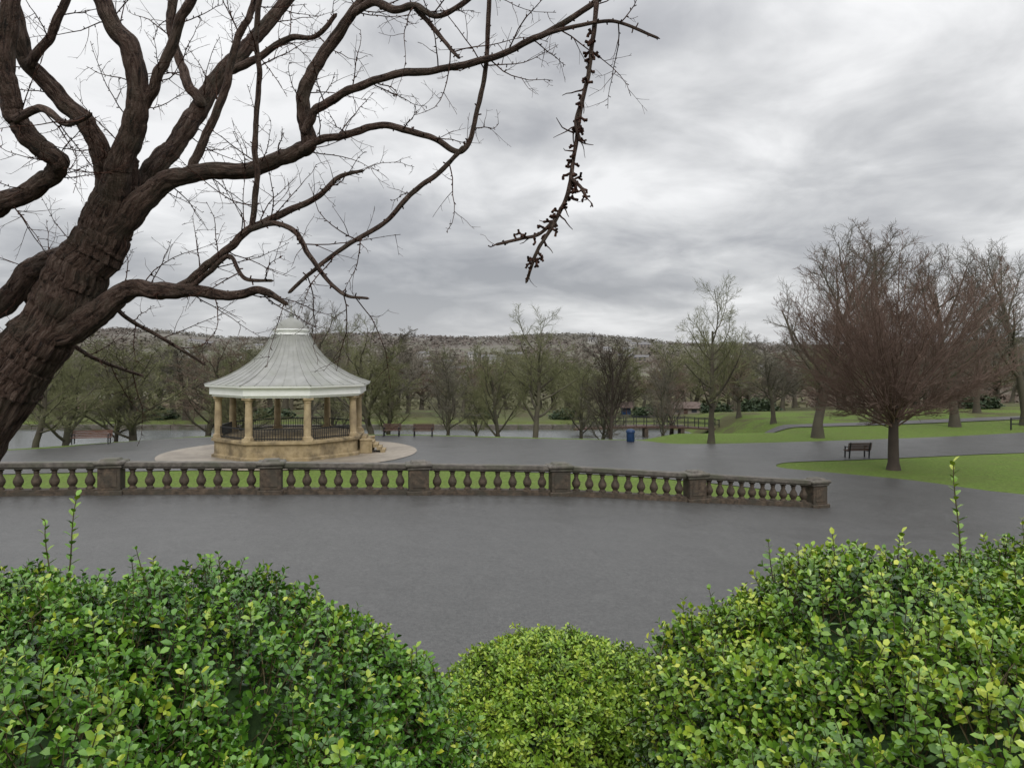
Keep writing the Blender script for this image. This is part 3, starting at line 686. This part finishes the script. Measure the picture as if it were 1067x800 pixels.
def hedge(name, label, blobs, dens, L0, mat, seed, shoots=(), wd=1.0, slen=.062, cat_='hedge', tbase=.0, up=.5, wv=1.0, hif=.04):
    rng = np.random.default_rng(seed); t = thing(name, label, cat_, (blobs[0][0][0], blobs[0][0][1], float(H(blobs[0][0][0], blobs[0][0][1]))))
    off = np.array(t.location)
    Ps, Ns = [], []
    for i, (c, r) in enumerate(blobs):
        area = 4*np.pi*((r[0]*r[1])**1.6/3+(r[0]*r[2])**1.6/3+(r[1]*r[2])**1.6/3)**(1/1.6)
        p, nn = ell_sample(c, r, area*dens, rng); k = (nn[:, 2] > -.4)
        for j, (c2, r2) in enumerate(blobs):
            if j != i: k &= (((p-np.array(c2))/np.array(r2))**2).sum(1) > .80
        Y_ = np.maximum(p[:, 1], .2); ppx = CX+p[:, 0]/Y_*F; ppy = HY+(CAMZ-p[:, 2])/Y_*F
        k &= (ppx > -260) & (ppx < 1330) & (ppy < 1060) & (p[:, 1] > .6)
        Ps.append(p[k]); Ns.append(nn[k])
    P = np.concatenate(Ps); Nn = np.concatenate(Ns); n = len(P)
    wave = wv*(.025*np.sin(P[:, 0]*9+P[:, 2]*5)+.018*np.sin(P[:, 1]*11+P[:, 0]*4+1)+.02*np.sin(P[:, 0]*23+P[:, 1]*17))
    depth = -rng.exponential(.032, n)+wave
    hi = rng.random(n) < hif; depth[hi] += rng.uniform(.02, .06, hi.sum())
    P = P+Nn*depth[:, None]
    ax = norm(Nn*.8+np.array([0, 0, up])+rng.normal(0, .42, (n, 3)))
    K = 10; SL = slen*rng.uniform(.7, 1.4, n)
    ref = norm(rng.normal(size=(n, 3))); U = norm(np.cross(ax, ref)); V = np.cross(ax, U)
    base = P-ax*(SL*.6)[:, None]
    clump = .5+.5*np.sin(P[:, 0]*6.1+1)*np.sin(P[:, 1]*5.3+P[:, 2]*7)
    vs, fs, ts, o_ = [], [], [], 0
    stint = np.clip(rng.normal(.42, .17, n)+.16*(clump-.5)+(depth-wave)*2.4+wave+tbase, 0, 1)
    for k in range(K):
        u = (k//2)/(K/2-1); az = (k % 2)*np.pi+(k//2)*1.57+rng.normal(0, .25, n)
        rad = U*np.cos(az)[:, None]+V*np.sin(az)[:, None]
        el = (1.25-.55*u)+rng.normal(0, .18, n)
        D = ax*np.cos(el)[:, None]+rad*np.sin(el)[:, None]+np.array([0, 0, -.12])
        nrm = norm(ax*np.sin(el)[:, None]-rad*np.cos(el)[:, None]+rng.normal(0, .2, (n, 3)))
        B = base+ax*(SL*u)[:, None]
        L = L0*(1.1-.35*u)*rng.uniform(.7, 1.2, n)
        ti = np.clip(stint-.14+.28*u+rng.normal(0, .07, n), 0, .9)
        yel = rng.random(n) < .02; ti[yel] = 1
        v, f, tt = leaves(B, D, nrm, L, ti, wd); vs.append(v); fs.append(f+o_); ts.append(tt); o_ += len(v)
    v = np.concatenate(vs)-off
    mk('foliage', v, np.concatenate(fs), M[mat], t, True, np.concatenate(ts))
    SP = np.stack([base-ax*.12-Nn*.03, base, base+ax*SL[:, None]], 1)-off
    tv, tf = tubes(SP, np.tile([.003, .002, .001], (n, 1)), 3); mk('stems', tv, tf, M['stem'], t)
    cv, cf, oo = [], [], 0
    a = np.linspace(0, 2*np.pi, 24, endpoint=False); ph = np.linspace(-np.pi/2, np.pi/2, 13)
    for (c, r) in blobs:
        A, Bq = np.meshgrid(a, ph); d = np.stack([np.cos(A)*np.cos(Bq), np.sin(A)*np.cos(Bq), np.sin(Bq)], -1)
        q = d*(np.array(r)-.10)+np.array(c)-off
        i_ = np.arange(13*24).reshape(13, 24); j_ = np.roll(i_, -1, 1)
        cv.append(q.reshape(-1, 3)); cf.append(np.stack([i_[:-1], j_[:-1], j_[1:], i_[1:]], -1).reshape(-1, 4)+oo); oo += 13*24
    mk('light_block_core', np.concatenate(cv), np.concatenate(cf), M['core'], t)  # added solid ellipsoids that block light behind the leaves, not real branches
    for (px, pb, ptop, Y, lean) in shoots:
        b0 = at(px, pb, Y); tp = at(px+lean, ptop, Y); Lh = np.linalg.norm(tp-b0)
        s_ = np.linspace(0, 1, 8)[:, None]; SPn = b0+(tp-b0)*s_; SPn[:, 0] += .012*np.sin(s_[:, 0]*5); SPn[:, 1] += .02*s_[:, 0]**2
        tv, tf = tubes((SPn-off)[None], np.linspace(.004, .0015, 8)[None], 5)
        sh = mk('shoot', tv, tf, M['stem'], t)
        m_ = int(Lh/.015); u = np.linspace(.05, 1, m_)
        B = b0+(tp-b0)*u[:, None]; B[:, 0] += .012*np.sin(u*5); B[:, 1] += .02*u**2
        az = np.arange(m_)*2.3; ax_ = norm(tp-b0)
        rad = np.stack([np.cos(az), np.sin(az), 0*az], -1); el = 1.2-.5*u
        D = ax_*np.cos(el)[:, None]+rad*np.sin(el)[:, None]
        v, f, tt = leaves(B-off, D, norm(ax_*np.sin(el)[:, None]-rad*np.cos(el)[:, None]), L0*(1.6-.5*u)*rng.uniform(.8, 1.1, m_), np.clip(.5+.3*u+rng.normal(0, .08, m_), 0, .95), wd)
        mk('shoot_leaves', v, f, M[mat], sh, True, tt)
    return t
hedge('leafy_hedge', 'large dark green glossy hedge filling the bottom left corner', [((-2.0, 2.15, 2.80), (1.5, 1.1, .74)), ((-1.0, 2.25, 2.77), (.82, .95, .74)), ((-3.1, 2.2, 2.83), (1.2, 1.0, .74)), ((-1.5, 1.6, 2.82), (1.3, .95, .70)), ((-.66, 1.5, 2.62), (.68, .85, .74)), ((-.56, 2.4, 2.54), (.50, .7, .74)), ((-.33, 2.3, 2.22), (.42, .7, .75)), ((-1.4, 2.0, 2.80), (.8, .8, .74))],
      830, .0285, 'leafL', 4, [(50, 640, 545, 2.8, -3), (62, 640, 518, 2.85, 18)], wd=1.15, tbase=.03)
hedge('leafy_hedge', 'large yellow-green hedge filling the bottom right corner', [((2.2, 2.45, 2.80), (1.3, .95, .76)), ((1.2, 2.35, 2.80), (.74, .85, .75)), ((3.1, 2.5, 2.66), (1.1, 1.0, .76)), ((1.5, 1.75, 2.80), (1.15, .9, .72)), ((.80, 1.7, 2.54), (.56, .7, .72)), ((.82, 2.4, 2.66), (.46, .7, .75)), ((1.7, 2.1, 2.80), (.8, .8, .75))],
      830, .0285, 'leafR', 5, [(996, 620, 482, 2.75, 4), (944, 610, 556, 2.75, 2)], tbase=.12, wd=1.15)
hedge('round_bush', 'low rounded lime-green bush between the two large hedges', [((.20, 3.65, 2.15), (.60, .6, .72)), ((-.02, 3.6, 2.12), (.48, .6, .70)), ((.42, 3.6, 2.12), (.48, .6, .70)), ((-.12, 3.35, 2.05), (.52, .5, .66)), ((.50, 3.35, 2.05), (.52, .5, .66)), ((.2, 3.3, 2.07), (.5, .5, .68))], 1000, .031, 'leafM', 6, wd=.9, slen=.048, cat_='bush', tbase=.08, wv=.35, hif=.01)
# lakeside evergreens
sp = thing('evergreen_shrub', 'x', 'shrub')
rng = np.random.default_rng(3); d = norm(rng.normal(size=(1600, 3))); d[:, 2] = np.abs(d[:, 2])
rad_ = (.75+.25*np.sin(d[:, 0]*5+1)*np.cos(d[:, 1]*6))*rng.uniform(.6, 1.05, 1600)
p = d*rad_[:, None]; v, f, tt = leaves(p, rng.normal(size=(1600, 3)), rng.normal(size=(1600, 3)), rng.uniform(.10, .2, 1600), np.clip(.25+.5*p[:, 2]+rng.normal(0, .15, 1600), 0, 1), 1.3)
mk('foliage', v, f, M['leafD'], sp, True, tt)
mb = MB(); [mb.bar((0, 0, -.1), (random.uniform(-.5, .5), random.uniform(-.5, .5), .6), .05) for k in range(6)]; mb.build('stem', M['trunkd'], sp)
for (px, Y, w, h, lab) in ((590, 87, 2.0, 1.4, 'low dark evergreen shrub on the far shore right of the middle olive tree'), (675, 90, 2.3, 1.6, 'dark evergreen shrub between the blue kiosk and the boathouse'), (745, 86, 2.0, 1.5, 'dark evergreen shrub right of the boathouse'),
        (500, 88, 2.2, 1.3, 'dark evergreen shrub on the far shore left of the middle olive tree'), (790, 88, 2.6, 1.9, 'broad evergreen shrub beyond the lawns right of the slender tree'), (1020, 78, 2.3, 1.7, 'evergreen shrub on the rising lawn at far right'),
        (165, 87, 2.5, 1.5, 'evergreen shrub across the lake left of the bandstand'), (285, 88, 2.6, 1.5, 'evergreen shrub across the lake behind the bandstand')):
    X = (px-CX)/F*Y; dup(sp, (X, Y, float(H(X, Y))), random.random()*6, (w, w, h), lab)
for ch in list(sp.children): bpy.data.objects.remove(ch)
bpy.data.objects.remove(sp)

# ------------------------------------------------------------------ foreground old tree
def catmull(P, n):
    P = np.array(P, float)
    Pp = np.vstack([2*P[0]-P[1], P, 2*P[-1]-P[-2]])
    seg = len(P)-1; u = np.linspace(0, seg, n); i = np.minimum(u.astype(int), seg-1); t = (u-i)[:, None]
    p0, p1, p2, p3 = Pp[i], Pp[i+1], Pp[i+2], Pp[i+3]
    return .5*((2*p1)+(-p0+p2)*t+(2*p0-5*p1+4*p2-p3)*t*t+(-p0+3*p1-3*p2+p3)*t**3)
old = thing('old_gnarled_tree', 'old gnarled leaning tree with dark ridged bark and sprawling bare branches at the left', 'tree', tuple(at(-190, 690, 5.0)))
OFF = np.array(old.location)
def limb(name, pts, d0, d1, parent, n=None, S=12, ridge=.12, seed=0, taper_in=True, rs=1.0):
    rng = np.random.default_rng(seed)
    m_ = len(pts); D = np.linspace(d0, d1, m_)
    W = np.array([np.append(at(p[0], p[1], D[i]), p[2]*rs/F*D[i]) for i, p in enumerate(pts)])
    Ltot = np.linalg.norm(np.diff(W[:, :3], axis=0), axis=1).sum()
    n = n or max(14, int(Ltot/.016)); Q = catmull(W, n); P = Q[:, :3].copy(); R = np.maximum(Q[:, 3], .0015)
    s = np.linspace(0, Ltot, n); so = rng.random()*50
    env = np.minimum(s/.15, 1)[:, None]
    for k, (fr, am) in enumerate(((2.2, .35), (7, .22), (17, .09))):
        P += env*(am*np.clip(R, .010, .035))[:, None]*np.array([[mnoise.noise((x_*fr+so, k*9.1, j*5.3)) for j in range(3)] for x_ in s])*2
    R = R*(1+.10*np.array([mnoise.noise((x_*5+so, 3.3, 1.1)) for x_ in s])+.08*np.array([mnoise.noise((x_*22+so, 7.3, 1.1)) for x_ in s]))
    e = np.clip((Ltot-s)/(R[-1]*2+1e-6), 0.02, 1); R = R*np.sqrt(1-(1-e)**2)
    if taper_in: e = np.clip(s/(R[0]*1.2), 0.05, 1); R = R*np.sqrt(1-(1-e)**2)
    T = norm(np.gradient(P, axis=0)); U = np.zeros_like(P); r = np.eye(3)[np.abs(T[0]).argmin()]
    u = norm(np.cross(T[0], r))
    for i in range(n):
        u = norm(u-T[i]*np.dot(u, T[i])); U[i] = u
    V = np.cross(T, U); a = np.arange(S)/S*2*np.pi
    rid = np.ones((n, S))
    if ridge > .05 and S > 12:
        for i in range(n):
            for j in range(S):
                aa = a[j]+s[i]*.2
                q1 = mnoise.noise((math.cos(aa)*1.5+so, math.sin(aa)*1.5, s[i]*.8))
                q2 = 1-abs(mnoise.noise((math.cos(aa)*4+so, math.sin(aa)*4, s[i]*1.5)))*2.6
                q3 = 1-abs(mnoise.noise((math.cos(aa)*10+so, math.sin(aa)*10, s[i]*4.0)))*2.4
                q4 = mnoise.noise((math.cos(aa)*14+so, math.sin(aa)*14, s[i]*18))
                rid[i, j] = 1+ridge*(.8*q1+.35*q2+.34*q3+.28*q4-.3)
    ring = P[:, None, :]+(R[:, None]*rid)[..., None]*(np.cos(a)[None, :, None]*U[:, None]+np.sin(a)[None, :, None]*V[:, None])
    id_ = np.arange(n*S).reshape(n, S); n2 = np.roll(id_, -1, 1)
    f = np.stack([id_[:-1], n2[:-1], n2[1:], id_[1:]], -1).reshape(-1, 4)
    uv = np.stack([np.cos(a)[None]*R[:, None], np.sin(a)[None]*R[:, None], s[:, None]+0*a[None]], -1)
    o = mk(name, ring-OFF, f, M['bark'], parent, True, None, uv)
    return o, P, R
trunk, TP, TR = limb('trunk', [(-190, 700, 56), (-150, 640, 45), (-70, 515, 39), (0, 413, 35), (45, 348, 31), (82, 288, 27.5), (106, 244, 25), (121, 210, 21), (129, 184, 15), (134, 160, 9)], 5.0, 5.0, old, 340, 110, .17, 1, False)
BR = [
 ([(98, 265, 15), (112, 225, 17.5), (122, 190, 15), (134, 150, 13.5), (144, 105, 11.5), (137, 55, 10), (114, 18, 9), (90, -30, 8.5)], 5.0, 4.6),
 ([(100, 262, 13), (124, 225, 15), (154, 188, 12), (182, 152, 10.5), (206, 114, 9.5), (236, 72, 8.2), (270, 34, 7.2), (305, -10, 6.8), (330, -50, 6)], 5.0, 5.5),
 ([(112, 235, 12), (111, 195, 11.5), (106, 162, 11), (90, 130, 10), (58, 98, 9.4), (28, 62, 9.2), (12, 10, 9), (5, -40, 8.6)], 5.0, 4.5),
 ([(108, 240, 13), (88, 258, 13), (60, 270, 12.5), (32, 285, 12), (0, 318, 12), (-60, 345, 12)], 5.0, 5.5),
 ([(-40, 470, 20), (-75, 380, 17), (-70, 290, 14), (-35, 235, 12), (5, 213, 11), (45, 190, 10.3), (61, 170, 10), (38, 150, 10.4), (14, 118, 10.4), (8, 60, 9.8), (12, -30, 9.4)], 5.0, 4.3),
 ([(94, 272, 13), (118, 240, 15.5), (146, 212, 13), (176, 190, 11), (215, 180, 9.2), (262, 177, 8.3), (300, 163, 8.2), (321, 148, 8.2), (317, 118, 7.2), (320, 85, 6.7), (342, 48, 5.8), (372, 5, 5.3), (400, -40, 5)], 5.0, 4.6),
 ([(316, 140, 5.3), (330, 115, 5.2), (358, 98, 4.8), (405, 78, 4.3), (460, 71, 3.9), (520, 58, 3.7), (570, 35, 3.4), (625, 0, 3.2), (660, -35, 3)], 4.72, 4.2),
 ([(40, 360, 15), (78, 340, 15.5), (110, 318, 12.2), (138, 302, 9.8), (168, 305, 9.05), (200, 301, 6.8), (240, 308, 4.8), (270, 303, 4.0), (300, 318, 2.4)], 5.0, 4.6),
 ([(175, 306, 5.3), (198, 292, 5.3), (216, 276, 4.8), (240, 258, 4.4), (262, 237, 4.2), (292, 224, 3.8), (330, 206, 3.2), (352, 186, 2.6), (380, 178, 1.7)], 4.8, 4.5),
 ([(312, 158, 4.8), (335, 148, 4.4), (362, 140, 4.1), (400, 132, 3.7), (445, 141, 3.4), (482, 158, 3.0), (498, 112, 2.7), (508, 50, 2.7), (510, -20, 2.6)], 4.72, 4.4),
 ([(484, 152, 2.4), (462, 176, 2.7), (435, 196, 2.8), (400, 232, 2.7), (360, 256, 2.5), (325, 282, 2.3), (300, 306, 1.9)], 4.5, 4.5),
 ([(258, 240, 3.0), (285, 233, 3.1), (308, 243, 2.9), (322, 265, 2.7), (342, 293, 2.3), (360, 308, 1.9), (385, 312, 1.5)], 4.6, 4.3),
 ([(262, 240, 3.0), (267, 190, 3.2), (266, 140, 3.0), (270, 80, 3.0), (268, 30, 2.9), (274, -30, 2.9)], 4.65, 4.4),
 ([(366, 16, 4.2), (388, 4, 4.6), (412, 11, 4.5), (434, 8, 3.9), (456, 18, 3.1), (484, 2, 3.1), (510, -20, 3)], 4.6, 4.3),
 ([(432, 8, 3.0), (448, 26, 2.7), (468, 50, 2.1), (480, 62, 1.6)], 4.5, 4.3),
 ([(212, 112, 6), (192, 78, 5.2), (179, 30, 4.8), (186, -30, 4.4)], 5.2, 5.3),
 ([(28, 70, 6), (50, 42, 4.8), (66, 10, 4.5), (80, -30, 4.3)], 4.6, 4.5),
 ([(196, 186, 5), (212, 145, 4.8), (234, 100, 4.4), (245, 50, 4.0), (262, 10, 3.6), (270, -30, 3.4)], 4.9, 4.8),
 ([(146, 115, 7), (166, 78, 6), (190, 20, 5.5), (215, -30, 5.2)], 4.78, 4.6),
 ([(622, 0, 3.1), (616, 60, 2.6), (606, 110, 2.4), (598, 160, 2.3), (592, 200, 2.5), (577, 234, 2.2), (560, 262, 2.0), (548, 296, 1.6)], 4.24, 4.0),
 ([(580, 228, 2.1), (562, 244, 2.0), (542, 249, 1.9), (514, 256, 1.5)], 4.08, 4.0),
 ([(593, 184, 2.1), (606, 196, 1.9), (612, 208, 1.6)], 4.1, 4.0),
 ([(560, 40, 2.6), (590, 30, 2.2), (640, 22, 1.9), (688, 40, 1.4)], 4.3, 4.1),
 ([(195, 302, 3.2), (218, 284, 2.9), (240, 268, 2.6), (256, 290, 2.1), (285, 292, 1.6)], 4.75, 4.5),
 ([(14, 125, 5), (40, 112, 4.3), (70, 128, 3.5), (96, 118, 2.5)], 4.4, 4.1),
 ([(238, 76, 5), (268, 62, 4), (300, 40, 3.4), (330, 38, 2.7), (352, 15, 2.5)], 5.3, 5.1),
 ([(608, 100, 2.0), (600, 128, 1.8), (606, 150, 1.5)], 4.18, 4.1),
 ([(60, 268, 4), (90, 290, 3), (130, 330, 2.4), (165, 350, 2), (215, 380, 1.5)], 5.3, 5.6),
 ([(20, 300, 4), (50, 340, 3), (95, 372, 2.2), (150, 392, 1.6)], 5.4, 5.8),
]
allP, allR, hP, hR = [], [], [], []
for i, (pts, d0, d1) in enumerate(BR):
    big = pts[1][2] > 9
    o, P, R = limb('limb' if big else 'branch', pts, d0, d1, old, None, 36 if big else 10, .17 if big else .04, 20+i, True, .95)
    L = np.linalg.norm(np.diff(P, axis=0), axis=1).sum()
    q = np.linspace(len(P)*.12 if big else 0, len(P)-1, 14)
    Pr = np.stack([np.interp(q, np.arange(len(P)), P[:, k]) for k in range(3)], -1); Rr = np.interp(q, np.arange(len(P)), R)
    if i in (19, 20, 21, 26):
        for _ in range(max(1, int(round(L/.3)))): hP.append(Pr); hR.append(Rr)
    else:
        for _ in range(max(1, int(round(L/.6)))): allP.append(Pr); allR.append(np.minimum(Rr, .01))
allP = np.array(allP); allR = np.array(allR); hP = np.array(hP); hR = np.array(hR); rng = np.random.default_rng(77)
Q1, S1 = grow(allP, allR, 3, .10, 1, 0, 1.05, .1, .13, 9, .42, .0027, rng, 0, absL=.5)
Q2, S2 = grow(Q1, S1, 4, .1, 1, .42, .95, .05, .13, 6, .7, .0018, rng, .3)
Q3, S3 = grow(Q2, S2, 2, .1, 1, .4, .9, 0, .13, 4, .7, .0014, rng, .3)
SPR, SS = grow(allP, allR, 14, .1, 1, 0, 1.2, .2, .2, 3, .5, .003, rng, 0, absL=.028, tip=.8)
SP2, SS2 = grow(Q1, S1, 8, .1, 1, 0, 1.1, .1, .2, 3, .9, .0022, rng, 0, absL=.016, tip=1.1)
H1, T1 = grow(hP, hR, 9, .05, 1, 0, 1.1, .15, .3, 4, .55, .0026, rng, 0, absL=.045, tip=1.25)
H2, T2 = grow(H1, T1, 2, .5, 1, .5, 1.0, .1, .2, 3, .9, .003, rng, 0, tip=1.2)
H3, T3 = grow(hP, hR, 2, .2, 1, 0, 1.0, .1, .2, 6, .5, .0015, rng, 0, absL=.13)
v, f = cat([tubes(Q1, S1, 5), tubes(Q2, S2, 4), tubes(Q3, S3, 3), tubes(SPR, SS, 5), tubes(SP2, SS2, 4), tubes(H1, T1, 5), tubes(H2, T2, 5), tubes(H3, T3, 4)])
mk('twigs', v-OFF, f, M['twig'], old)

# ------------------------------------------------------------------ world, sun, camera
w = bpy.data.worlds.new('World'); bpy.context.scene.world = w; w.use_nodes = True
nt = w.node_tree; nt.nodes.clear()
out = N(nt, 'ShaderNodeOutputWorld'); bg1 = N(nt, 'ShaderNodeBackground'); bg2 = N(nt, 'ShaderNodeBackground'); add = N(nt, 'ShaderNodeAddShader')
sky = N(nt, 'ShaderNodeTexSky'); sky.sky_type = 'NISHITA'; sky.sun_disc = False
sky.sun_elevation = math.radians(38); sky.sun_rotation = math.radians(150)
nt.links.new(sky.outputs[0], bg1.inputs['Color']); bg1.inputs['Strength'].default_value = .005
tc = N(nt, 'ShaderNodeTexCoord'); sx = N(nt, 'ShaderNodeSeparateXYZ'); nt.links.new(tc.outputs['Generated'], sx.inputs[0])
def mth(op, a, b_=None, c_=None):
    n = N(nt, 'ShaderNodeMath', operation=op)
    for k, v_ in enumerate((a, b_, c_)):
        if v_ is None: continue
        if isinstance(v_, (int, float)): n.inputs[k].default_value = v_
        else: nt.links.new(v_, n.inputs[k])
    return n.outputs[0]
zc = mth('ADD', mth('MAXIMUM', sx.outputs['Z'], 0), .22)
cb = N(nt, 'ShaderNodeCombineXYZ'); nt.links.new(mth('DIVIDE', sx.outputs['X'], zc), cb.inputs[0]); nt.links.new(mth('DIVIDE', sx.outputs['Y'], zc), cb.inputs[1])
cb.inputs[2].default_value = 5.2
n1 = noise(nt, cb.outputs[0], .8, 5, .5, .25); n2 = noise(nt, cb.outputs[0], 2.4, 7, .55, .35)
fac = mth('MULTIPLY_ADD', n2.outputs['Fac'], .38, mth('MULTIPLY', n1.outputs['Fac'], .74))
cr = ramp(nt, fac, [(.43, (.35, .36, .385)), (.505, (.46, .468, .49)), (.57, (.61, .617, .63)), (.67, (.89, .893, .90))])
mr = N(nt, 'ShaderNodeMapRange'); mr.interpolation_type = 'SMOOTHSTEP'
mr.inputs['From Min'].default_value = .3; mr.inputs['From Max'].default_value = .95; mr.inputs['To Min'].default_value = 1; mr.inputs['To Max'].default_value = 3.2
nt.links.new(sx.outputs['Z'], mr.inputs['Value'])
hz = N(nt, 'ShaderNodeMapRange'); hz.interpolation_type = 'SMOOTHSTEP'; hz.inputs['From Min'].default_value = .0; hz.inputs['From Max'].default_value = .12; hz.inputs['To Min'].default_value = .45; hz.inputs['To Max'].default_value = 0
nt.links.new(sx.outputs['Z'], hz.inputs['Value'])
cc = mixc(nt, hz.outputs[0], cr.outputs['Color'], (.56, .57, .59))
nt.links.new(cc, bg2.inputs['Color']); nt.links.new(mr.outputs[0], bg2.inputs['Strength'])
nt.links.new(bg1.outputs[0], add.inputs[0]); nt.links.new(bg2.outputs[0], add.inputs[1]); nt.links.new(add.outputs[0], out.inputs['Surface'])
sl = bpy.data.lights.new('sun', 'SUN'); sl.energy = 1.25; sl.angle = math.radians(25); sl.color = (1, .97, .92)
so = bpy.data.objects.new('sun', sl); C.objects.link(so); so.rotation_euler = (math.radians(50), math.radians(-14), math.radians(20))
cd = bpy.data.cameras.new('camera'); cam = bpy.data.objects.new('camera', cd); C.objects.link(cam)
cam.location = (0, 0, CAMZ); cam.rotation_euler = (math.radians(90), 0, 0)
cd.sensor_width = 36; cd.lens = F/1067*36; cd.shift_y = -30/1067; cd.clip_end = 8000; cd.clip_start = .05
bpy.context.scene.camera = cam
sc = bpy.context.scene; sc.view_settings.view_transform = 'Standard'; sc.view_settings.look = 'None'; sc.view_settings.exposure = 0
